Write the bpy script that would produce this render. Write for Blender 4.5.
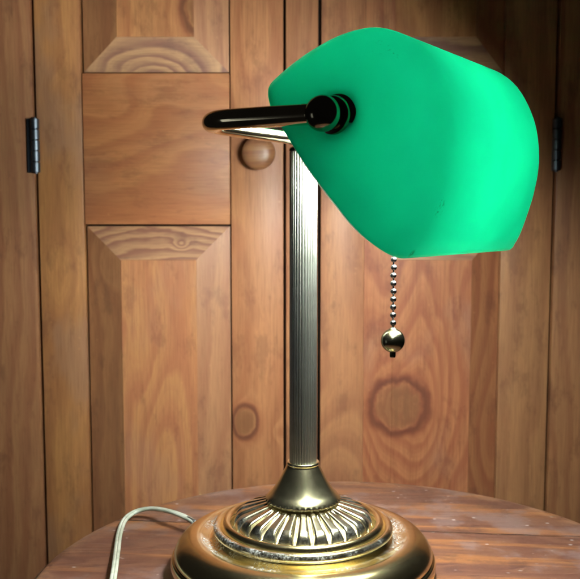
import bpy, bmesh, math, random
from mathutils import Vector, Matrix
random.seed(7)
R = math.radians
S = 0.01                      # everything below is written in centimetres
scene = bpy.context.scene
for o in list(bpy.data.objects):
    bpy.data.objects.remove(o)

# ------------------------------------------------------------------ camera, world, exposure
F = 900.0; PITCH = R(5.5); CAMZ = 25.8
cam_d = bpy.data.cameras.new('camera')
cam_d.sensor_width = 36; cam_d.lens = 36 * F / 580
cam_d.clip_start = 0.01; cam_d.clip_end = 50
cam = bpy.data.objects.new('camera', cam_d)
scene.collection.objects.link(cam)
cam.location = (0, 0, CAMZ * S)
cam.rotation_euler = (R(90) - PITCH, 0, 0)
cam_d.dof.use_dof = True; cam_d.dof.focus_distance = 0.56; cam_d.dof.aperture_fstop = 20
scene.camera = cam
world = bpy.data.worlds.new('World'); scene.world = world
world.use_nodes = True
bgn = world.node_tree.nodes['Background']
bgn.inputs['Color'].default_value = (1.0, 0.93, 0.86, 1)
bgn.inputs['Strength'].default_value = 0.005
BULB_STRENGTH = 430.0
BULB_COLOR = (0.97, 1.0, 0.93)
# dim unseen area light, added at the left: only seen as thin glints on the metal
glint_d = bpy.data.lights.new('glint_light', 'AREA'); glint_d.shape = 'RECTANGLE'; glint_d.size = 0.22; glint_d.size_y = 0.4
glint_d.energy = 0.17; glint_d.color = (0.9, 0.97, 1.0)
glint_o = bpy.data.objects.new('glint_light', glint_d); scene.collection.objects.link(glint_o)
glint_o.location = (-1.15, 0.2, 0.03)
from mathutils import Vector as _V
glint_o.rotation_euler = (_V((-0.04, 0.5, 0.3)) - glint_o.location).to_track_quat('-Z', 'Y').to_euler()
scene.view_settings.view_transform = 'Standard'
scene.view_settings.look = 'None'
scene.view_settings.gamma = 1
scene.view_settings.exposure = 0.0
scene.cycles.max_bounces = 11
scene.cycles.transmission_bounces = 10
scene.cycles.diffuse_bounces = 6

def at(px, py, Y):
    """point (cm) where the ray of photo pixel px,py (580 wide) meets the plane y = Y"""
    d = Vector(((px - 290) / F, 1.0, -(py - 289.5) / F))
    c, s = math.cos(PITCH), math.sin(PITCH)
    dy = d.y * c + d.z * s
    dz = -d.y * s + d.z * c
    k = Y / dy
    return Vector((d.x * k, Y, CAMZ + dz * k))

# ------------------------------------------------------------------ helpers
def link(name, me, mats=(), parent=None, smooth=True, auto=None):
    o = bpy.data.objects.new(name, me)
    for m in (mats if isinstance(mats, (list, tuple)) else [mats]):
        me.materials.append(m)
    if smooth:
        for p in me.polygons: p.use_smooth = True
    if auto:
        try: me.set_sharp_from_angle(angle=R(auto))
        except Exception: pass
    scene.collection.objects.link(o)
    if parent: o.parent = parent
    return o

def from_bm(name, bm, mats, parent=None, smooth=True, auto=None):
    for v in bm.verts: v.co *= S
    bmesh.ops.recalc_face_normals(bm, faces=bm.faces)
    me = bpy.data.meshes.new(name); bm.to_mesh(me); bm.free()
    return link(name, me, mats, parent, smooth, auto)

def box(bm, x0, x1, y0, y1, z0, z1, bev=0.0, mi=0, seg=2):
    t = bmesh.new()
    bmesh.ops.create_cube(t, size=1)
    for v in t.verts:
        v.co = Vector(((x0 + x1) / 2 + v.co.x * (x1 - x0), (y0 + y1) / 2 + v.co.y * (y1 - y0), (z0 + z1) / 2 + v.co.z * (z1 - z0)))
    if bev:
        bmesh.ops.bevel(t, geom=list(t.edges), offset=bev, segments=seg, affect='EDGES', profile=0.5)
    merge(bm, t, mi)

def merge(bm, t, mi=0):
    vs = {v: bm.verts.new(v.co) for v in t.verts}
    for f in t.faces:
        try:
            nf = bm.faces.new([vs[v] for v in f.verts]); nf.material_index = mi
        except ValueError: pass
    t.free()

def lathe(bm, prof, seg=96, mod=None, M=None, mi=0):
    """prof: list of (r, z); mod(r, z, theta, k) -> (r, z)"""
    rows = []
    for k, (r, z) in enumerate(prof):
        if r < 1e-6:
            p = Vector((0, 0, z)); rows.append([bm.verts.new(M @ p if M else p)]); continue
        row = []
        for i in range(seg):
            th = 2 * math.pi * i / seg
            rr, zz = mod(r, z, th, k) if mod else (r, z)
            p = Vector((rr * math.cos(th), rr * math.sin(th), zz))
            row.append(bm.verts.new(M @ p if M else p))
        rows.append(row)
    for a, b in zip(rows[:-1], rows[1:]):
        if len(a) == 1 and len(b) == 1: continue
        for i in range(seg):
            j = (i + 1) % seg
            if len(a) == 1: f = bm.faces.new([a[0], b[i], b[j]])
            elif len(b) == 1: f = bm.faces.new([a[i], a[j], b[0]])
            else: f = bm.faces.new([a[i], a[j], b[j], b[i]])
            f.material_index = mi

def spline(pts, n=8, closed=False):
    """Catmull-Rom through pts"""
    pts = [Vector(p) for p in pts]; out = []
    for i in range(len(pts) - 1):
        p0 = pts[i - 1] if i > 0 else pts[0] * 2 - pts[1]
        p1, p2 = pts[i], pts[i + 1]
        p3 = pts[i + 2] if i + 2 < len(pts) else pts[-1] * 2 - pts[-2]
        for k in range(n):
            t = k / n
            out.append(0.5 * ((2 * p1) + (p2 - p0) * t + (2 * p0 - 5 * p1 + 4 * p2 - p3) * t * t + (3 * p1 - p0 - 3 * p2 + p3) * t ** 3))
    out.append(pts[-1]); return out

def tube(bm, path, r, seg=24, cap=True):
    path = [Vector(p) for p in path]
    rows = []; up = None
    for i, p in enumerate(path):
        a = path[max(i - 1, 0)]; b = path[min(i + 1, len(path) - 1)]
        t = (b - a).normalized()
        if up is None: up = Vector((0, 0, 1)) if abs(t.z) < 0.9 else Vector((1, 0, 0))
        side = t.cross(up).normalized(); up = side.cross(t).normalized()
        rr = r(i / (len(path) - 1)) if callable(r) else r
        rows.append([bm.verts.new(p + (side * math.cos(2 * math.pi * k / seg) + up * math.sin(2 * math.pi * k / seg)) * rr) for k in range(seg)])
    for a, b in zip(rows[:-1], rows[1:]):
        for k in range(seg): bm.faces.new([a[k], a[(k + 1) % seg], b[(k + 1) % seg], b[k]])
    if cap:
        bm.faces.new(rows[0][::-1]); bm.faces.new(rows[-1])

def sphere_prof(r, n=16, z=0.0, flat=1.0):
    return [(r * math.sin(math.pi * i / n) if 0 < i < n else 0, z - r * flat * math.cos(math.pi * i / n)) for i in range(n + 1)]

# ------------------------------------------------------------------ materials
class G:
    """tiny node-graph helper"""
    def __init__(s, name):
        s.m = bpy.data.materials.new(name); s.m.use_nodes = True
        s.t = s.m.node_tree; s.n = s.t.nodes; s.b = s.n['Principled BSDF']; s.out = s.n['Material Output']
    def new(s, kind, **kw):
        nd = s.n.new(kind)
        for k, v in kw.items(): setattr(nd, k, v)
        return nd
    def put(s, sock, v):
        if hasattr(v, 'is_linked') or isinstance(v, bpy.types.NodeSocket): s.t.links.new(v, sock)
        elif v is not None: sock.default_value = v
    def math(s, op, a, b=None, c=None, clamp=False):
        nd = s.new('ShaderNodeMath', operation=op, use_clamp=clamp)
        s.put(nd.inputs[0], a)
        if b is not None: s.put(nd.inputs[1], b)
        if c is not None: s.put(nd.inputs[2], c)
        return nd.outputs[0]
    def comb(s, x, y, z):
        nd = s.new('ShaderNodeCombineXYZ')
        for i, v in enumerate((x, y, z)): s.put(nd.inputs[i], v)
        return nd.outputs[0]
    def noise(s, vec, scale=1.0, detail=2.0, rough=0.5, dist=0.0):
        nd = s.new('ShaderNodeTexNoise'); s.put(nd.inputs['Vector'], vec)
        nd.inputs['Scale'].default_value = scale; nd.inputs['Detail'].default_value = detail
        nd.inputs['Roughness'].default_value = rough; nd.inputs['Distortion'].default_value = dist
        return nd.outputs['Fac']
    def mix(s, fac, a, b, blend='MIX'):
        nd = s.new('ShaderNodeMix', data_type='RGBA', blend_type=blend)
        s.put(nd.inputs[0], fac)
        for i, v in ((6, a), (7, b)):
            s.put(nd.inputs[i], (*v, 1) if isinstance(v, tuple) and len(v) == 3 else v)
        return nd.outputs[2]
    def ramp(s, fac, stops):
        nd = s.new('ShaderNodeValToRGB'); s.put(nd.inputs[0], fac)
        cr = nd.color_ramp
        while len(cr.elements) > 1: cr.elements.remove(cr.elements[-1])
        cr.elements[0].position = stops[0][0]; cr.elements[0].color = (*stops[0][1], 1)
        for p, c in stops[1:]:
            e = cr.elements.new(p); e.color = (*c, 1)
        return nd.outputs[0]
    def mr(s, v, a, b, c=0.0, d=1.0, smooth=True):
        nd = s.new('ShaderNodeMapRange', interpolation_type='SMOOTHSTEP' if smooth else 'LINEAR')
        s.put(nd.inputs[0], v)
        for i, x in zip((1, 2, 3, 4), (a, b, c, d)): nd.inputs[i].default_value = x
        return nd.outputs[0]
    def coords(s):
        tc = s.new('ShaderNodeTexCoord')
        mp = s.new('ShaderNodeVectorMath', operation='SCALE'); s.t.links.new(tc.outputs['Object'], mp.inputs[0]); mp.inputs[3].default_value = 100.0
        sp = s.new('ShaderNodeSeparateXYZ'); s.t.links.new(mp.outputs[0], sp.inputs[0])
        return mp.outputs[0], sp.outputs[0], sp.outputs[1], sp.outputs[2]
    def bump(s, h, strength=0.2, dist=0.0005):
        nd = s.new('ShaderNodeBump'); s.put(nd.inputs['Height'], h)
        nd.inputs['Strength'].default_value = strength; nd.inputs['Distance'].default_value = dist
        s.t.links.new(nd.outputs[0], s.b.inputs['Normal'])

def wood(name, light, dark, seed=0.0, grain='Z', lin=0.25, K=5.0, sa=0.10, sl=0.018, contrast=0.6, knots=(), fibre=0.5,
         rough=0.42, blotch=0.35, tint=None, spec=0.4):
    """procedural board: contour rings of a stretched noise field, knots as humps in that field"""
    light = (light[0] * 0.98, light[1] * 0.745, light[2] * 0.54); dark = (dark[0] * 0.88, dark[1] * 0.58, dark[2] * 0.50)
    if tint: tint = (tint[0] * 0.95, tint[1] * 0.78, tint[2] * 0.72)
    g = G(name); vec, x, y, z = g.coords()
    across, along, depth = {'Z': (x, z, y), 'X': (z, x, y), 'TX': (y, x, z)}[grain]
    v = g.comb(g.math('MULTIPLY_ADD', across, sa, seed), g.math('MULTIPLY', along, sl), g.math('MULTIPLY_ADD', depth, sa * 1.2, seed * 1.7))
    n = g.noise(v, 1.0, 1.6, 0.45, 0.25)
    Fv = g.math('MULTIPLY_ADD', n, K * 4, g.math('MULTIPLY', across, lin))
    wob = g.noise(g.comb(g.math('MULTIPLY', across, 0.5), g.math('MULTIPLY_ADD', along, 0.12, seed), seed), 1.0, 3.0, 0.55)
    Fv = g.math('MULTIPLY_ADD', wob, 0.9, Fv)
    kcol = None
    for (ka, kl, ra, rl, amp) in knots:
        eye = amp > 1.9 and ra < 4.5 and rl < 5 and ra < rl * 1.5
        da = g.math('DIVIDE', g.math('SUBTRACT', across, ka), ra)
        dl = g.math('DIVIDE', g.math('SUBTRACT', along, kl), rl)
        r2 = g.math('ADD', g.math('MULTIPLY', da, da), g.math('MULTIPLY', dl, dl))
        r2 = g.math('MULTIPLY_ADD', g.math('SUBTRACT', wob, 0.5), 0.8, r2)
        if eye: r2 = g.math('MULTIPLY_ADD', g.math('SUBTRACT', g.noise(vec, 0.55, 3, 0.55), 0.5), 0.8, r2)
        e = g.math('EXPONENT', g.math('MULTIPLY', r2, -1.0))
        Fv = g.math('MULTIPLY_ADD', e, amp, Fv)
        if eye:
            # ring of bark round the eye of the knot and a warmer heart
            c = g.mr(r2, 0.3, 0.9, 1.0, 0.0)
            ring = g.math('MULTIPLY', g.mr(r2, 0.55, 0.88), g.mr(r2, 0.9, 1.7, 1.0, 0.0))
            kk = g.math('MULTIPLY', ring, 0.8)
            h2 = g.math('MULTIPLY', g.mr(r2, 0.8, 1.1), g.mr(r2, 1.2, 3.2, 1.0, 0.0))
            halo = h2 if kcol is None else g.math('MAXIMUM', halo, h2)
            hcol = c if kcol is None else g.math('MAXIMUM', hcol, c)
            kcol = kk if kcol is None else g.math('MAXIMUM', kcol, kk)
    fr = g.math('FRACT', Fv)
    prof = g.math('MULTIPLY', g.mr(fr, 0.15, 0.82), g.mr(fr, 0.84, 1.0, 1.0, 0.0))
    pr2 = g.math('MULTIPLY', g.mr(g.math('FRACT', g.math('MULTIPLY', Fv, 4.0)), 0.2, 0.95), 0.16)
    fib = g.noise(g.comb(g.math('MULTIPLY', across, 10.0), g.math('MULTIPLY', along, 0.25), seed), 1.0, 4.0, 0.65)
    fib2 = g.noise(g.comb(g.math('MULTIPLY', across, 1.3), g.math('MULTIPLY', along, 0.06), seed + 4), 1.0, 3.0, 0.6)
    big = g.noise(g.comb(g.math('MULTIPLY', across, 0.12), g.math('MULTIPLY', along, 0.07), seed + 9), 1.0, 3.0, 0.6)
    col = g.mix(g.math('MULTIPLY', prof, min(1.0, contrast * 1.2)), light, dark)
    dk = tuple(c * 0.55 for c in dark)
    col = g.mix(g.math('MULTIPLY', g.mr(fib2, 0.35, 0.75), blotch), col, tuple(0.5 * (a + b) * 0.8 for a, b in zip(light, dark)))
    col = g.mix(g.math('MULTIPLY', g.mr(big, 0.48, 0.66), blotch), col, tint or (light[0] * 0.75, light[1] * 0.78, light[2] * 0.85))
    col = g.mix(g.math('MULTIPLY', g.mr(fib, 0.42, 0.75), fibre), col, dk)
    st = g.noise(g.comb(g.math('MULTIPLY', across, 0.42), g.math('MULTIPLY_ADD', along, 0.16, seed * 2.3), seed), 1.0, 5.0, 0.7)
    col = g.mix(g.math('MULTIPLY', g.mr(st, 0.52, 0.66), 0.42), col, (dark[0] * 0.5, dark[1] * 0.55, dark[2] * 0.65))
    col = g.mix(pr2, col, dark)
    if kcol is not None:
        col = g.mix(g.math('MULTIPLY', halo, 0.5), col, (0.36, 0.13, 0.06))
        col = g.mix(g.math('MULTIPLY', hcol, g.math('MULTIPLY_ADD', fib2, 0.6, 0.38)), col, (0.19, 0.083, 0.038))
        col = g.mix(kcol, col, (dark[0] * 0.35, dark[1] * 0.3, dark[2] * 0.4))
    # small dents and worn specks
    vo = g.new('ShaderNodeTexVoronoi'); g.put(vo.inputs['Vector'], vec); vo.inputs['Scale'].default_value = 0.45
    sp = g.math('MULTIPLY', g.mr(vo.outputs['Distance'], 0.03, 0.09, 1.0, 0.0), 0.2)
    col = g.mix(sp, col, tuple(min(1, c * 1.3) for c in light))
    g.put(g.b.inputs['Base Color'], col)
    g.put(g.b.inputs['Roughness'], g.math('MULTIPLY_ADD', fib, 0.25, rough - 0.1))
    g.b.inputs['Specular IOR Level'].default_value = spec
    g.bump(g.math('ADD', g.math('MULTIPLY', prof, -0.35), g.math('MULTIPLY', fib, 0.6)), 0.25, 0.0004)
    return g.m

def metal(name, col, rough, dust=None, smudge=0.08):
    g = G(name); vec, x, y, z = g.coords()
    g.b.inputs['Metallic'].default_value = 1.0
    n = g.noise(vec, 0.6, 4, 0.6); n2 = g.noise(vec, 6.0, 4, 0.7)
    g.put(g.b.inputs['Base Color'], g.mix(g.mr(n, 0.4, 0.7), col, tuple(c * 0.82 for c in col)))
    g.put(g.b.inputs['Roughness'], g.math('ADD', g.math('MULTIPLY_ADD', n, smudge * 2, rough - smudge), g.math('MULTIPLY', n2, 0.04)))
    if dust:
        r0, r1, amt = dust
        rr = g.math('SQRT', g.math('ADD', g.math('MULTIPLY', x, x), g.math('MULTIPLY', y, y)))
        band = g.math('MULTIPLY', g.mr(rr, r0 - .12, r0 + .05), g.mr(rr, r1 - .1, r1 + .5, 1, 0))
        sp = g.noise(vec, 5.5, 6, 0.8)
        patch = g.mr(g.noise(vec, 0.45, 2, 0.5), 0.38, 0.58)
        f = g.math('MULTIPLY', g.math('MULTIPLY', band, g.mr(sp, 0.40, 0.68)), g.math('MULTIPLY', patch, amt))
        f = g.math('MAXIMUM', f, g.math('MULTIPLY', g.mr(g.noise(vec, 9, 4, 0.8), 0.66, 0.74), 0.35))
        df = g.new('ShaderNodeBsdfDiffuse'); df.inputs['Color'].default_value = (0.55, 0.57, 0.55, 1)
        mx = g.new('ShaderNodeMixShader'); g.put(mx.inputs[0], f)
        g.t.links.new(g.b.outputs[0], mx.inputs[1]); g.t.links.new(df.outputs[0], mx.inputs[2])
        g.t.links.new(mx.outputs[0], g.out.inputs['Surface'])
    return g.m

def plain(name, col, rough=0.5, metallic=0.0, trans=0.0):
    g = G(name); vec, x, y, z = g.coords()
    n = g.noise(vec, 2.0, 4, 0.6)
    g.put(g.b.inputs['Base Color'], g.mix(g.mr(n, 0.35, 0.7), col, tuple(c * 0.75 for c in col)))
    g.b.inputs['Roughness'].default_value = rough; g.b.inputs['Metallic'].default_value = metallic
    g.b.inputs['Transmission Weight'].default_value = trans
    return g.m

BRASS = metal('polished brass', (0.92, 0.78, 0.44), 0.19, dust=(6.0, 6.95, 0.6), smudge=0.05)
PLATE = metal('worn brass plate', (0.66, 0.60, 0.42), 0.2, dust=(3.4, 5.3, 0.12))
COLLAR = metal('brass collar', (0.86, 0.80, 0.52), 0.22)
STEM = metal('silvery reeded brass', (0.50, 0.51, 0.47), 0.30)
DARKM = metal('dark polished metal', (0.30, 0.27, 0.19), 0.12, smudge=0.03)
YOKE = metal('polished yoke metal', (0.72, 0.62, 0.42), 0.09, smudge=0.03)
CHAINM = metal('tarnished bead chain metal', (0.26, 0.27, 0.27), 0.22)
PULLM = metal('aged brass pull', (0.25, 0.24, 0.16), 0.2)
HINGEM = metal('steel hinge metal', (0.14, 0.17, 0.21), 0.4)
SOCKM = plain('socket dark plastic', (0.03, 0.03, 0.03), 0.4)

MARKS = [(4.5, -6.9, -4.7, 0.75, 0.54), (2.0, -9.0, 3.3, 1.2, 0.62), (3.3, -7.7, -7.2, 0.35, 0.42)]   # small dirty spots on the glass
def glass(name, col, mixf, rough, marks=False):
    g = G(name); vec, x, y, z = g.coords()
    n = g.noise(vec, 0.25, 3, 0.5)
    c = g.mix(g.mr(n, 0.3, 0.75), col, tuple(v * 0.9 for v in col))
    if marks:
        # faint fingermarks and specks of dirt
        sm = g.mr(g.noise(vec, 2.2, 5, 0.75), 0.66, 0.74)
        reg = g.mr(g.noise(vec, 0.5, 1, 0.5), 0.52, 0.62)
        c = g.mix(g.math('MULTIPLY', g.math('MULTIPLY', sm, reg), 0.3), c, tuple(v * 0.35 for v in col))
        for (cx, cy, cz, rad, th) in MARKS:
            vd = g.new('ShaderNodeVectorMath', operation='DISTANCE'); g.put(vd.inputs[0], vec); vd.inputs[1].default_value = (cx, cy, cz)
            near = g.mr(vd.outputs['Value'], rad * 0.3, rad, 1.0, 0.0)
            c = g.mix(g.math('MULTIPLY', near, g.math('MULTIPLY', g.mr(g.noise(vec, 3.2, 4, 0.7, 1.5), th, th + 0.06), 0.7)), c, (0.01, 0.16, 0.07))
    g.put(g.b.inputs['Base Color'], c); g.b.inputs['Roughness'].default_value = rough
    g.b.inputs['Specular IOR Level'].default_value = 0.35
    tr = g.new('ShaderNodeBsdfTranslucent'); g.put(tr.inputs['Color'], c)
    mx = g.new('ShaderNodeMixShader'); mx.inputs[0].default_value = mixf
    g.t.links.new(g.b.outputs[0], mx.inputs[1]); g.t.links.new(tr.outputs[0], mx.inputs[2])
    g.t.links.new(mx.outputs[0], g.out.inputs['Surface'])
    return g.m
GREEN = glass('emerald cased glass', (0.006, 0.60, 0.325), 0.20, 0.24, True)
OPAL = glass('white inner glass', (0.95, 0.96, 0.95), 0.15, 0.3)

# ================================================================== CUPBOARD (behind)
WY = 100.0                     # front face of the doors
def wx(px): return at(px, 290, WY).x
def wz(py): return at(290, py, WY).z
ZB, ZT = -42.0, 86.0
cup = bpy.data.objects.new('cupboard', None); scene.collection.objects.link(cup)
cup.location = (0, WY * S, 0)
cup['label'] = 'old pine cupboard with panelled doors and black hinges behind the lamp'
cup['category'] = 'cupboard'
Lc, Dc = (0.47, 0.285, 0.165), (0.27, 0.135, 0.07)

def board(name, x0, x1, z0, z1, y0, y1, mat, parent, bev=0.12):
    bm = bmesh.new(); box(bm, x0, x1, y0, y1, z0, z1, bev)
    return from_bm(name, bm, mat, parent, smooth=True, auto=40)

back = bmesh.new(); box(back, wx(-70), wx(680), 2.6, 4.0, ZB, ZT)
from_bm('gap_backing', back, plain('dark gap shade', (0.02, 0.014, 0.01), 0.9), cup, smooth=False)  # near-black colour stands in for the shade in the gaps between boards
g_ = 0.10
# fixed posts of the face frame
board('frame_post', wx(-70), wx(39) - g_, ZB, ZT, -0.35, 2.4,
      wood('pine left post', (0.36, 0.225, 0.14), (0.23, 0.125, 0.07), 3.1, lin=0.5, K=1.2, contrast=0.5), cup)
board('frame_post', wx(551.5) + g_, wx(680), ZB, ZT, -0.35, 2.4,
      wood('pine right post', (0.40, 0.25, 0.15), (0.23, 0.125, 0.07), 13.3, lin=0.55, K=1.2, contrast=0.5), cup)
board('meeting_strip', wx(284.5) + .16, wx(319) - .16, ZB, ZT, -0.1, 2.4,
      wood('pine middle strip', (0.46, 0.28, 0.18), (0.33, 0.18, 0.11), 5.7, lin=0.4, K=1.0, contrast=0.45), cup)

def raised_panel(x0, x1, z0, z1, bw, bt, mats, parent, bot=None):
    """panel with a raised field: bw side bevel, bt end bevel; top/bottom bevels use mats[2]"""
    bm = bmesh.new()
    yb, ye, yf = 0.75, 0.62, -0.12
    o = [(x0, z0), (x1, z0), (x1, z1), (x0, z1)]
    i = [(x0 + bw, z0 + bt), (x1 - bw, z0 + bt), (x1 - bw, z1 - bt), (x0 + bw, z1 - bt)]
    st = 0.09
    i2 = [(x0 + bw + .05, z0 + bt + .05), (x1 - bw - .05, z0 + bt + .05), (x1 - bw - .05, z1 - bt - .05), (x0 + bw + .05, z1 - bt - .05)]
    vb = [bm.verts.new((a, 2.0, b)) for a, b in o]
    vo = [bm.verts.new((a, ye, b)) for a, b in o]
    vi = [bm.verts.new((a, yf + st, b)) for a, b in i]
    vf = [bm.verts.new((a, yf, b)) for a, b in i2]
    for k in range(4):
        l = (k + 1) % 4
        bm.faces.new([vb[k], vb[l], vo[l], vo[k]]).material_index = 1
        f = bm.faces.new([vo[k], vo[l], vi[l], vi[k]]); f.material_index = 2 if k in (0, 2) else (1 if k == 3 else 3)
        f = bm.faces.new([vi[k], vi[l], vf[l], vf[k]]); f.material_index = 0
    bm.faces.new(vf).material_index = 0
    return from_bm('raised_panel', bm, mats, parent, smooth=False)

def door(name, xs, seeds, mats, label):
    xa, xb, xc, xd = xs          # outer edge, stile/panel, panel/stile, outer edge
    zr1, zr0 = wz(72.5), wz(225)
    bm = bmesh.new()
    box(bm, xa, xb, 0, 2.2, ZB, ZT, 0.11, 0)
    box(bm, xc, xd, 0, 2.2, ZB, ZT, 0.11, 1)
    box(bm, xb + .11, xc - .11, 0.03, 2.2, zr0 + .06, zr1 - .06, 0.10, 2)
    box(bm, xb + .11, xc - .11, 0.03, 2.2, ZB, ZB + 9, 0.10, 2)
    box(bm, xb + .11, xc - .11, 0.03, 2.2, ZT - 9, ZT, 0.10, 2)
    d = from_bm(name, bm, mats[:3], cup, auto=40)
    d['label'] = label
    return d, zr0, zr1

# knots are written from photo pixels
def kn(px, py, ra, rl, amp, grain='Z'):
    q = at(px, py, WY); a, l = q.x, q.z
    if grain == 'X': a, l = l, a
    return (a, l, ra, rl, amp)

mats = [wood('pine outer stile left', (0.50, 0.315, 0.155), (0.33, 0.19, 0.10), 21.0, lin=0.25, K=0.9, contrast=0.45, tint=(0.34, 0.23, 0.15), blotch=0.7, knots=[kn(57, 92, 1.6, 2.2, 1.0), kn(62, 275, 1.5, 3.5, -1.0)]),
        wood('pine lock stile left', (0.50, 0.30, 0.185), (0.34, 0.18, 0.10), 23.4, lin=0.30, K=1.3, contrast=0.5, knots=[kn(245, 422, 1.4, 1.9, 2.0), kn(280, 432, 0.7, 0.9, 1.0), kn(248, 40, 3, 10, 2.2)]),
        wood('pine middle rail left', (0.52, 0.29, 0.155), (0.40, 0.20, 0.10), 25.9, grain='X', lin=0.22, K=1.6, sa=0.09, sl=0.05, contrast=0.55, tint=(0.36, 0.22, 0.13), knots=[kn(112, 105, 1.6, 3.4, 1.2, 'X')])]
dl, zr0, zr1 = door('door', (wx(41), wx(86) - .07, wx(231) + .07, wx(283.5)), None, mats, 'left cupboard door with round wooden knob')
fl = wood('pine lower field left', (0.54, 0.34, 0.19), (0.40, 0.19, 0.12), 31.2, lin=0.15, K=2.2, sa=0.10, sl=0.014, contrast=0.5, tint=(0.45, 0.30, 0.20), knots=[kn(165, 480, 3.2, 12, 1.8), kn(150, 330, 2.0, 9, -1.5)])
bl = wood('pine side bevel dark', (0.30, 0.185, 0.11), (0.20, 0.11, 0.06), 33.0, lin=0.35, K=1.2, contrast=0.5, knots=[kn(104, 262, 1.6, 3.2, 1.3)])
el = wood('pine end bevel pale', (0.47, 0.34, 0.235), (0.26, 0.165, 0.12), 35.0, grain='X', lin=1.3, K=1.0, sa=0.12, sl=0.06, contrast=0.9, knots=[kn(150, 218, 3.4, 7.5, -3.6, 'X'), kn(181, 244, 0.6, 0.8, 1.6, 'X')])
eu = wood('pine end bevel arches', (0.50, 0.37, 0.25), (0.25, 0.165, 0.13), 38.0, grain='X', lin=0.25, K=0.25, sa=0.12, sl=0.06, contrast=0.9, knots=[kn(150, 84, 3.3, 6.0, 5.5, 'X')])
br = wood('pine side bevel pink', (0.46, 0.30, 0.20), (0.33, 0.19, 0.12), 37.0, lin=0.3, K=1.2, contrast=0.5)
xb, xc = wx(87.5), wx(230)
bw = (wx(121) - xb)
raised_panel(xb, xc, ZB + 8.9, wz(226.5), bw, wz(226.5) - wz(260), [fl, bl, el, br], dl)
fu = wood('pine upper field left', (0.52, 0.32, 0.17), (0.34, 0.18, 0.09), 41.2, lin=0.2, K=2.2, contrast=0.6, knots=[kn(205, 8, 2.4, 3.0, 2.8)])
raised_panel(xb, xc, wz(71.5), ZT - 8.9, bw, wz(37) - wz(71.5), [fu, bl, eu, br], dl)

matsr = [wood('pine lock stile right', (0.50, 0.31, 0.20), (0.36, 0.21, 0.13), 51.0, lin=0.3, K=1.4, contrast=0.5, knots=[kn(330, 500, 5, 9, 3.0)]),
         wood('pine outer stile right', (0.47, 0.31, 0.19), (0.31, 0.185, 0.11), 53.4, lin=0.35, K=1.0, contrast=0.45),
         wood('pine middle rail right', (0.50, 0.28, 0.15), (0.38, 0.19, 0.10), 55.9, grain='X', lin=0.22, K=1.6, sa=0.09, sl=0.05, contrast=0.5)]
dr, _, _ = door('door', (wx(320.5), wx(364) - .0, wx(500), wx(550)), None, matsr, 'right cupboard door, half lost in the shadow of the shade')
fr_ = wood('knotty reddish field right', (0.50, 0.27, 0.165), (0.31, 0.125, 0.08), 61.2, lin=0.12, K=2.8, sa=0.10, sl=0.025, contrast=0.5, blotch=0.6, tint=(0.40, 0.25, 0.17),
           knots=[kn(398, 406, 3.3, 3.2, 2.2), kn(402, 410, 8, 11, 2.6), kn(455, 330, 3, 11, -2.0)])
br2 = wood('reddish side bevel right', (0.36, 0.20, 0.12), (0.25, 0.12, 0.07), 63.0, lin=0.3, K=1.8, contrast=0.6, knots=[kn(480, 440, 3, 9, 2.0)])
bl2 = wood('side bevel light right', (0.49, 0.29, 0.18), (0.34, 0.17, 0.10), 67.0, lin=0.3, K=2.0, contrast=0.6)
er = wood('pine end bevel right', (0.46, 0.33, 0.23), (0.30, 0.19, 0.13), 65.0, grain='X', lin=1.1, K=1.0, contrast=0.8, knots=[kn(430, 218, 3.4, 7.5, -3.6, 'X'), kn(430, 82, 3.4, 6.5, 4.0, 'X')])
xb2, xc2 = wx(364) + .05, wx(500) - .05
raised_panel(xb2, xc2, ZB + 8.9, wz(226.5), wx(500) - wx(472), wz(226.5) - wz(260), [fr_, fr_, er, br2], dr)
raised_panel(xb2, xc2, wz(71.5), ZT - 8.9, wx(500) - wx(472), wz(37) - wz(71.5), [fu, bl2, eu, br2], dr)

# turned wooden knob on the left door
kb = bmesh.new()
c = at(258.5, 152.5, WY - 3)
Mk = Matrix.Translation((c.x, 0, c.z)) @ Matrix.Rotation(R(90), 4, 'X')
prof = [(0, -0.2), (1.0, -0.2), (1.05, 0.15), (0.78, 0.5), (0.72, 1.0), (1.0, 1.4), (1.55, 1.75), (1.78, 2.15), (1.74, 2.55), (1.4, 2.9), (0.8, 3.08), (0, 3.12)]
lathe(kb, [tuple(p) for p in spline([(a, b) + (0,) for a, b in prof], 4) for p in [(max(p[0], 0), p[1])]], 48, M=Mk)
from_bm('knob', kb, wood('turned pine knob', (0.37, 0.24, 0.15), (0.24, 0.14, 0.09), 71.0, grain='X', lin=0.9, K=1.2, contrast=0.55, rough=0.35), dl)

def hinge(px, py0, py1, parent, leaf_dir):
    """butt hinge: three knuckles on a pin, two thin leaves in the gap"""
    bm = bmesh.new()
    x = wx(px); z1 = at(px, py0, WY).z; z0 = at(px, py1, WY).z
    x = at(px, (py0 + py1) / 2, WY - 0.5).x
    n = 5; h = (z1 - z0) / n
    for k in range(n):
        a, b = z0 + k * h + .03, z0 + (k + 1) * h - .03
        lathe(bm, [(0, a), (0.42, a), (0.48, a + .06), (0.48, b - .06), (0.42, b), (0, b)], 24, M=Matrix.Translation((x, -0.75, 0)))
    lathe(bm, [(0, z0 - .15), (0.2, z0 - .1), (0.22, z0), (0.22, z1), (0.2, z1 + .1), (0, z1 + .15)], 16, M=Matrix.Translation((x, -0.75, 0)))
    box(bm, x - 0.95 if leaf_dir > 0 else x - 0.3, x + 0.12, -0.62, 0.2, z0, z1, 0.05)
    return from_bm('hinge', bm, HINGEM, parent, auto=40)
hinge(36, 119, 173, dl, 1)
hinge(556, 119, 171, dr, -1)

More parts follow.
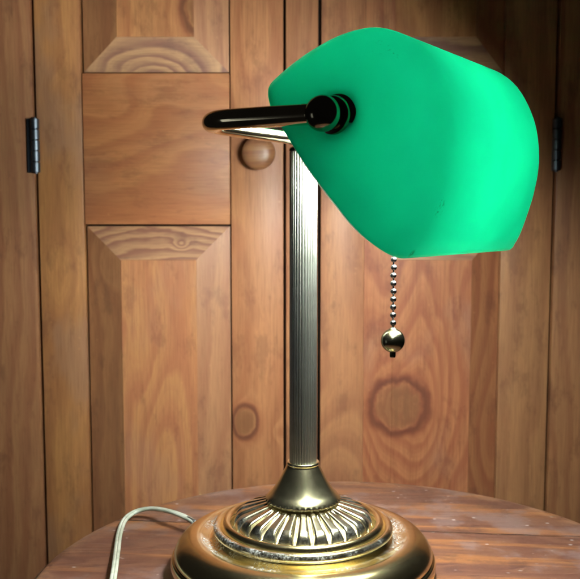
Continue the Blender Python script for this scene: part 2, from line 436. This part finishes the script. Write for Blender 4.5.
# ================================================================== TABLE
TC = Vector((4.45, 59.9, 0)); TR = 22.4
tab = bpy.data.objects.new('round_table', None); scene.collection.objects.link(tab)
tab.location = TC * S + Vector((0, 0, -0.44)); tab.rotation_euler = (0, 0, R(-5.8))
tab['label'] = 'small round reddish brown wooden table with worn plank top under the lamp'
tab['category'] = 'table'

def table_mat():
    g = G('worn reddish table wood'); vec, x, y, z = g.coords()
    PW = 12.5
    yy = g.math('ADD', g.math('SUBTRACT', y, 9.6), PW * 10)
    yy = g.math('MULTIPLY_ADD', g.math('SUBTRACT', g.noise(vec, 0.15, 2), 0.5), 0.3, yy)
    q = g.math('DIVIDE', yy, PW); idx = g.math('FLOOR', q); fr = g.math('FRACT', q)
    e = g.math('MINIMUM', fr, g.math('SUBTRACT', 1.0, fr))
    seam = g.math('MULTIPLY', g.mr(e, 0.004, 0.016, 1.0, 0.0), g.mr(g.noise(vec, 0.25, 3), 0.35, 0.6, 0.35, 1.0))
    wn = g.new('ShaderNodeTexWhiteNoise', noise_dimensions='1D'); g.put(wn.inputs['W'], idx)
    sh = g.math('MULTIPLY', idx, 3.7)
    n = g.noise(g.comb(g.math('MULTIPLY', x, 0.035), g.math('MULTIPLY_ADD', y, 0.16, sh), 0.0), 1.0, 2.0, 0.5, 0.3)
    fv = g.math('FRACT', g.math('MULTIPLY', n, 13.0))
    prof = g.math('MULTIPLY', g.mr(fv, 0.1, 0.8), g.mr(fv, 0.84, 1.0, 1.0, 0.0))
    fib = g.noise(g.comb(g.math('MULTIPLY', x, 0.3), g.math('MULTIPLY', y, 6.0), sh), 1.0, 5.0, 0.65)
    streak = g.noise(g.comb(g.math('MULTIPLY', x, 0.05), g.math('MULTIPLY', y, 0.5), sh), 1.0, 3.0, 0.6)
    a = g.mix(wn.outputs['Value'], (0.085, 0.036, 0.025), (0.13, 0.062, 0.038))
    col = g.mix(g.math('MULTIPLY', prof, 0.55), a, (0.065, 0.025, 0.02))
    col = g.mix(g.math('MULTIPLY', g.mr(streak, 0.48, 0.66), 0.8), col, (0.23, 0.095, 0.035))
    col = g.mix(g.math('MULTIPLY', g.mr(fib, 0.45, 0.75), 0.4), col, (0.06, 0.025, 0.02))
    # worn back edge without finish: paler wood towards the rim
    rr = g.math('SQRT', g.math('ADD', g.math('MULTIPLY', x, x), g.math('MULTIPLY', y, y)))
    wear = g.math('MULTIPLY', g.mr(rr, TR - 2.2, TR - 0.2), g.mr(g.noise(vec, 0.5, 4, 0.65), 0.42, 0.6))
    col = g.mix(g.math('MULTIPLY', wear, 0.6), col, (0.30, 0.16, 0.09))
    bl_ = g.mr(g.noise(vec, 0.22, 4, 0.65), 0.50, 0.64)
    col = g.mix(g.math('MULTIPLY', bl_, 0.55), col, (0.15, 0.105, 0.10))
    col = g.mix(g.math('MULTIPLY', g.mr(g.noise(vec, 0.35, 6, 0.75), 0.52, 0.66), 0.5), col, (0.05, 0.026, 0.022))
    # pale chips
    vo = g.new('ShaderNodeTexVoronoi'); g.put(vo.inputs['Vector'], g.comb(g.math('MULTIPLY', x, 0.17), g.math('MULTIPLY', y, 0.27), 0.0)); vo.inputs['Randomness'].default_value = 1.0
    dd = g.math('MULTIPLY_ADD', g.math('SUBTRACT', g.noise(vec, 1.6, 4, 0.65), 0.5), 0.16, vo.outputs['Distance'])
    chip = g.math('MULTIPLY', g.mr(dd, 0.06, 0.17, 1.0, 0.0), g.mr(vo.outputs['Color'], 0.40, 0.75))
    fine = g.math('MULTIPLY', g.mr(g.noise(vec, 4.0, 3, 0.8), 0.72, 0.78), g.mr(g.noise(vec, 0.3, 2), 0.5, 0.62))
    col = g.mix(g.math('MULTIPLY', chip, 0.55), col, (0.55, 0.50, 0.48))
    col = g.mix(g.math('MULTIPLY', seam, 0.9), col, (0.02, 0.01, 0.008))
    g.put(g.b.inputs['Base Color'], col)
    g.put(g.b.inputs['Roughness'], g.math('MULTIPLY_ADD', g.noise(vec, 0.8, 5, 0.7), 0.35, 0.22))
    g.b.inputs['Specular IOR Level'].default_value = 0.3
    h = g.math('SUBTRACT', g.math('MULTIPLY', fib, 0.3), g.math('MULTIPLY', seam, 2.0))
    h = g.math('SUBTRACT', h, g.math('MULTIPLY', prof, 0.2)); h = g.math('SUBTRACT', h, g.math('MULTIPLY', chip, 0.4))
    g.bump(h, 0.5, 0.0006)
    return g.m
TM = table_mat()
bm = bmesh.new()
lathe(bm, [(0, 44), (5, 44), (12, 44), (TR - 1.0, 44.0), (TR - 0.45, 43.93), (TR - .12, 43.7), (TR, 43.3), (TR, 42.8), (TR - .15, 42.3), (TR - .6, 42.0), (0, 42.0)], 160)
o = from_bm('tabletop', bm, TM, tab, auto=50)
# texture coordinates of the material are centred on the table
bm = bmesh.new()
lathe(bm, [(TR - 4.2, 42), (TR - 4.2, 37), (TR - 6, 37), (TR - 6, 42)], 96)
from_bm('apron', bm, TM, tab, auto=40)
for k in range(4):
    a = R(45 + 90 * k); bm = bmesh.new()
    lathe(bm, [(0, 42), (1.9, 42), (1.9, 36), (1.6, 35), (1.9, 34), (1.5, 20), (1.0, 1), (0.9, 0), (0, 0)], 24, M=Matrix.Translation((15 * math.cos(a), 15 * math.sin(a), 0)))
    from_bm('leg', bm, TM, tab, auto=40)

# ================================================================== LAMP
ANG = R(33.0)
LX, LY = at(303.3, 300, 61).x, 61.0
lamp = bpy.data.objects.new('bankers_lamp', None); scene.collection.objects.link(lamp)
lamp.location = (LX * S, LY * S, 0); lamp.rotation_euler = (0, 0, -ANG)   # local x = lamp front, local y = along the shade
lamp['label'] = 'lit brass desk lamp with tilted green glass shade on the round table'
lamp['category'] = 'desk lamp'

# --- base
bp = [(0, 0.05), (8.3, 0.0), (8.75, 0.12), (9.05, 0.42), (9.2, 0.85), (9.2, 1.15), (9.12, 1.42), (9.0, 1.52), (8.95, 1.6), (8.98, 1.7),
      (8.85, 2.05), (8.5, 2.5), (8.0, 2.82), (7.5, 2.93), (7.1, 2.9), (6.85, 2.76), (6.62, 2.66), (6.35, 2.68), (6.1, 2.82), (5.95, 3.0), (5.98, 3.14),
      (6.22, 3.2), (6.24, 3.42), (6.12, 3.62), (5.92, 3.68), (5.74, 3.6), (5.66, 3.5), (5.62, 3.62), (5.52, 3.84), (5.32, 3.96), (5.12, 3.9), (4.98, 3.72), (4.94, 3.55), (4.9, 3.4), (0, 3.4)]
sm = spline([(a, b, 0) for a, b in bp[1:-1]], 4)
bm = bmesh.new(); lathe(bm, [(0, 0.0)] + [(p.x, p.y) for p in sm] + [(0, 3.4)], 180)
base = from_bm('base', bm, BRASS, lamp, auto=60)
# --- gadrooned plate
NG = 25
bm = bmesh.new(); rows = []
nr = 30; seg = NG * 14
for k in range(nr + 1):
    t = k / nr; r = 2.2 + (4.95 - 2.2) * t
    zb = 5.15 - 1.68 * t
    top = 5.2 - 0.9 * t
    env = math.sqrt(max(0.0, 1 - (max(0.0, t - 0.72) / 0.25) ** 2)) if t < 0.97 else 0.0
    amp = (top - zb) * env
    row = []
    for i in range(seg):
        th = 2 * math.pi * i / seg
        u = abs(math.cos(th * NG / 2)); lobe = 1 - (1 - u) ** 1.6 if True else u
        w = min(1.0, max(0.0, (u - (0.40 - 0.22 * t)) / 0.6)); lobe = math.sqrt(max(0, 1 - (1 - w) ** 2))
        z = zb + amp * lobe
        row.append(bm.verts.new((r * math.cos(th), r * math.sin(th), z)))
    rows.append(row)
for a, b in zip(rows[:-1], rows[1:]):
    for i in range(seg): bm.faces.new([a[i], a[(i + 1) % seg], b[(i + 1) % seg], b[i]])
from_bm('fluted_plate', bm, PLATE, lamp)
# --- collar
cp = [(1.0, 8.0), (1.1, 7.97), (1.14, 7.85), (1.12, 7.74), (1.24, 7.5), (1.5, 7.0), (1.8, 6.45), (2.12, 5.98), (2.4, 5.68), (2.54, 5.5), (2.6, 5.34), (2.52, 5.2), (2.3, 5.13)]
cs = [(p.x, p.y) for p in spline([(a, b, 0) for a, b in cp], 5)]
def cmod(r, z, th, k):
    if z < 5.5: r = r + 0.035 * math.cos(th * 40) * (1 if z < 5.42 else 0.4)
    return r, z
bm = bmesh.new(); lathe(bm, [(0.5, 7.95)] + cs + [(0.5, 5.1)], 240, mod=cmod)
from_bm('collar', bm, COLLAR, lamp, auto=60)
# --- reeded stem
ST = 29.25
bm = bmesh.new(); NF = 30; seg = NF * 8
def smod(r, z, th, k):
    if r < 0.8: return r, z
    return r - 0.055 * (1 - abs(math.cos(th * NF / 2))) ** 1.5 * 1.6, z
lathe(bm, [(0, 7.7), (0.94, 7.7), (0.94, 12), (0.94, 18), (0.94, 24), (0.94, ST - .05), (0.88, ST), (0, ST)], seg, mod=smod)
from_bm('stem', bm, STEM, lamp, auto=70)
bm = bmesh.new()
lathe(bm, [(0, ST), (0.98, ST), (1.0, ST + .12), (0.9, ST + .25), (0.55, ST + .4), (0.5, ST + .9), (0, ST + .9)], 48)
from_bm('stem_cap', bm, DARKM, lamp, auto=50)

# --- yoke: bar across the stem, two arms coming forward
YZ = 30.15; HB = 11.6; AX = 8.45; BR = 2.5; TRAD = 0.56
def corner(cx, cy, sx, sy, a0, a1, n=10):
    return [Vector((cx + BR * math.cos(a0 + (a1 - a0) * k / n), cy + BR * math.sin(a0 + (a1 - a0) * k / n), YZ)) for k in range(n + 1)]
path = [Vector((AX - .3, -HB, YZ)), Vector((5, -HB, YZ)), Vector((3, -HB, YZ))]
path += corner(BR, -HB + BR, 0, 0, R(270), R(180))
path += [Vector((0, y, YZ)) for y in (-7, -5, -2, 0, 2, 5, 7)]
path += corner(BR, HB - BR, 0, 0, R(180), R(90))
path += [Vector((3, HB, YZ)), Vector((5, HB, YZ)), Vector((AX - .3, HB, YZ))]
bm = bmesh.new(); tube(bm, path, TRAD, 32)
yoke = from_bm('yoke', bm, YOKE, lamp, auto=60)
for s in (-1, 1):
    # ball end and stacked washers that clamp the glass (axis along local y, pointing inwards)
    M = Matrix.Translation((AX, s * HB, YZ)) @ Matrix.Rotation(R(90) * s, 4, 'X')
    bm = bmesh.new()
    lathe(bm, sphere_prof(0.94, 20), 40, M=M)
    lathe(bm, [(0.0, 0.7), (0.68, 0.7), (0.68, 0.8), (0.98, 0.84), (1.04, 0.98), (1.0, 1.14), (0.94, 1.18), (0.94, 1.24), (1.1, 1.28), (1.18, 1.42), (1.12, 1.56),
               (1.02, 1.6), (1.02, 1.64), (1.22, 1.68), (1.28, 1.8), (1.24, 2.0), (1.1, 2.2), (0, 2.25)], 48, M=M)
    from_bm('pivot_knob', bm, DARKM, lamp, auto=50)

# --- glass shade
P = [(3.62, 32.15), (3.62, 32.75), (5.2, 34.05), (7.4, 35.0), (9.6, 35.1), (11.8, 33.9), (13.2, 31.6), (13.65, 29.0), (13.3, 26.5), (12.4, 24.0), (11.75, 22.95), (11.5, 22.7)]
P = [(p.x, p.y) for p in spline([(a, b, 0) for a, b in P], 6)]
A, B = Vector(P[0]), Vector(P[-1]); Cc = (A + B) / 2; dv = (B - A).normalized(); nv = Vector((-dv.y, dv.x))
if nv.dot(Vector((12, 33)) - Cc) < 0: nv = -nv
LH = 11.35; FR = 3.3; RR = 6.0
sl = []      # (scale, y)
for k in range(9): sl.append((1.0, -(LH - FR) + (LH - FR) * 2 * k / 8))
cap = []
for k in range(1, 13):
    ph = R(90) * k / 12
    cap.append((1 - (FR / RR) * (1 - math.cos(ph)), LH - FR + FR * math.sin(ph)))
s0 = cap[-1][0]
for k in range(1, 15): cap.append((s0 * (1 - k / 15), LH + 0.25 * math.sin(R(90) * k / 15)))
slices = [(s, -y) for s, y in cap[::-1]] + sl + cap
bm = bmesh.new(); rows = []
for (s, y) in slices:
    row = []
    for p in P:
        q = Cc + (Vector(p) - Cc) * s
        h = (q - Cc).dot(nv)
        row.append(bm.verts.new((q.x - AX, y * (1 - 0.095 * (1 - math.exp(-max(h, 0) / 1.8)) - 0.006 * h), q.y - YZ)))
    rows.append(row)
for a, b in zip(rows[:-1], rows[1:]):
    for i in range(len(P) - 1): bm.faces.new([a[i], a[i + 1], b[i + 1], b[i]])
for row in (rows[0], rows[-1]):
    pass
mid = [bm.verts.new((Cc.x - AX, sgn * (LH + .25), Cc.y - YZ)) for sgn in (-1, 1)]
for m_, row, fl_ in ((mid[0], rows[0], 0), (mid[1], rows[-1], 1)):
    for i in range(len(P) - 1): bm.faces.new([m_, row[i], row[i + 1]])
bm.normal_update()
shade = from_bm('shade', bm, [GREEN, OPAL], lamp)
shade.location = (AX * S, 0, YZ * S)
# make the outside face outwards, then give the glass 3 mm of thickness, white inside
me = shade.data
ctr = Vector((0, 0, 0))
vote = sum((1 if (p.center - Vector(((Cc.x - AX) * S, 0, (Cc.y - YZ) * S))).dot(p.normal) > 0 else -1) for p in me.polygons)
if vote < 0: me.flip_normals()
sd = shade.modifiers.new('thickness', 'SOLIDIFY'); sd.thickness = 0.30 * S; sd.offset = -1; sd.material_offset = 1; sd.material_offset_rim = 1; sd.use_even_offset = False

# --- bulb and socket inside, along the pivot axis
bm = bmesh.new()
M = Matrix.Translation((6.9, -1.6, 29.8)) @ Matrix.Rotation(R(-90), 4, 'X')
lathe(bm, [(0, -5.2), (0.8, -5.1), (1.0, -4.8), (1.0, -2.6), (0.85, -2.2), (0, -2.2)], 32, M=M)
# chain outlet
sock = from_bm('socket', bm, SOCKM, lamp, auto=40)
g = G('lit frosted bulb'); g.b.inputs['Base Color'].default_value = (0.9, 0.9, 0.88, 1)
g.b.inputs['Emission Color'].default_value = (*BULB_COLOR, 1); g.b.inputs['Emission Strength'].default_value = BULB_STRENGTH
bm = bmesh.new()
lathe(bm, [(p.x if p.x > 0.01 else 0, p.y) for p in spline([(0.0, -2.15, 0), (0.9, -2.15, 0), (1.0, -1.8, 0), (1.5, -1.0, 0), (1.55, 0, 0), (1.55, 4.5, 0), (1.4, 5.6, 0), (0.9, 6.3, 0), (0, 6.5, 0)], 4)], 32, M=M)
from_bm('bulb', bm, g.m, lamp)
# the yoke, shade and bulb sit very slightly out of level: near end up
TILT = Matrix.Translation((0, 0, YZ * S)) @ Matrix.Rotation(R(-1.0), 4, 'X') @ Matrix.Translation((0, 0, -YZ * S))
for o in lamp.children:
    if o.name.split('.')[0] in ('yoke', 'pivot_knob', 'shade', 'socket', 'bulb'):
        o.matrix_local = TILT @ Matrix.Translation(o.location)
# --- pull chain
bx, by = 6.85, -0.1
wp = Vector((LX + bx * math.cos(ANG) + by * math.sin(ANG), LY - bx * math.sin(ANG) + by * math.cos(ANG), 0))
def zat(py): return at(393, py, wp.y).z
z_ball = zat(340.5)
bm = bmesh.new()
pitch = (zat(256) - zat(264))
top = YZ - 1.8; z = zat(330.8); k = 0
zs = []
while z < top: zs.append(z); z += pitch
for k, zz in enumerate(zs):
    xo = 0.0 + 0.003 * 0
    ox = bx + 0.012 * math.sin(k * 1.7); oy = by + 0.012 * math.cos(k * 2.3)
    lathe(bm, sphere_prof(0.205, 10, zz), 16, M=Matrix.Translation((ox, oy, 0)))
tube(bm, [Vector((bx, by, z_ball)), Vector((bx, by, top))], 0.05, 8)
chain = from_bm('pull_chain', bm, CHAINM, lamp)
bm = bmesh.new()
r0 = 0.78
pr = sphere_prof(r0, 20, z_ball)
pr = [p for p in pr if abs(p[1] - z_ball) < r0 * 0.955]
lathe(bm, [(0, z_ball - r0 - .32), (0.17, z_ball - r0 - .31), (0.2, z_ball - r0 - .22), (0.2, z_ball - r0 + .04)] + pr + [(0.16, z_ball + r0 + .05), (0.09, z_ball + r0 + .12), (0, z_ball + r0 + .12)], 40, M=Matrix.Translation((bx, by, 0)))
from_bm('pull_ball', bm, PULLM, chain, auto=50)
# --- clear power cord leaving the back of the base, in world cm then moved into lamp space
def tabp(px, py, h=0.0):
    """photo pixel to a point at height h above the table"""
    d = at(px, py, 1.0) - Vector((0, 0, CAMZ)); k = (h - CAMZ) / d.z
    return Vector((d.x * k, d.y * k, h))
cw = [tabp(197, 524, 0.9), tabp(188, 518.5, 1.1), tabp(172, 512, 1.2), tabp(152, 508.5, 0.9), tabp(136, 511.5, 0.6), tabp(125, 519.5, 0.4), tabp(119.5, 533, 0.3), tabp(117, 550, 0.45), tabp(115, 566, 0.6), tabp(112.5, 582, 0.6), tabp(107, 612, 0.3)]
inv = Matrix.Rotation(ANG, 4, 'Z')
pp = [inv @ (p - Vector((LX, LY, 0))) for p in spline(cw, 8)]
g = G('clear cord sheath'); vec, x, y, z = g.coords()
g.put(g.b.inputs['Base Color'], g.mix(g.mr(g.noise(vec, 0.9, 3), 0.4, 0.65), (0.76, 0.82, 0.72), (0.56, 0.64, 0.52)))
g.b.inputs['Roughness'].default_value = 0.2; g.b.inputs['Transmission Weight'].default_value = 0.45
bm = bmesh.new()
for s in (-1, 1):     # twin-lead cord: two ridges side by side
    q = []
    for i, p in enumerate(pp):
        t = (pp[min(i + 1, len(pp) - 1)] - pp[max(i - 1, 0)]).normalized(); sd_ = t.cross(Vector((0, 0, 1))).normalized()
        q.append(p + sd_ * 0.10 * s)
    tube(bm, q, 0.15, 14)
cord = from_bm('power_cord', bm, g.m, lamp)
bm = bmesh.new()
a, b = pp[0], pp[9]
tube(bm, [a, a.lerp(b, 0.45), a.lerp(b, 0.9)], lambda t: 0.24 - 0.05 * t, 20)
from_bm('cord_grommet', bm, SOCKM, cord)
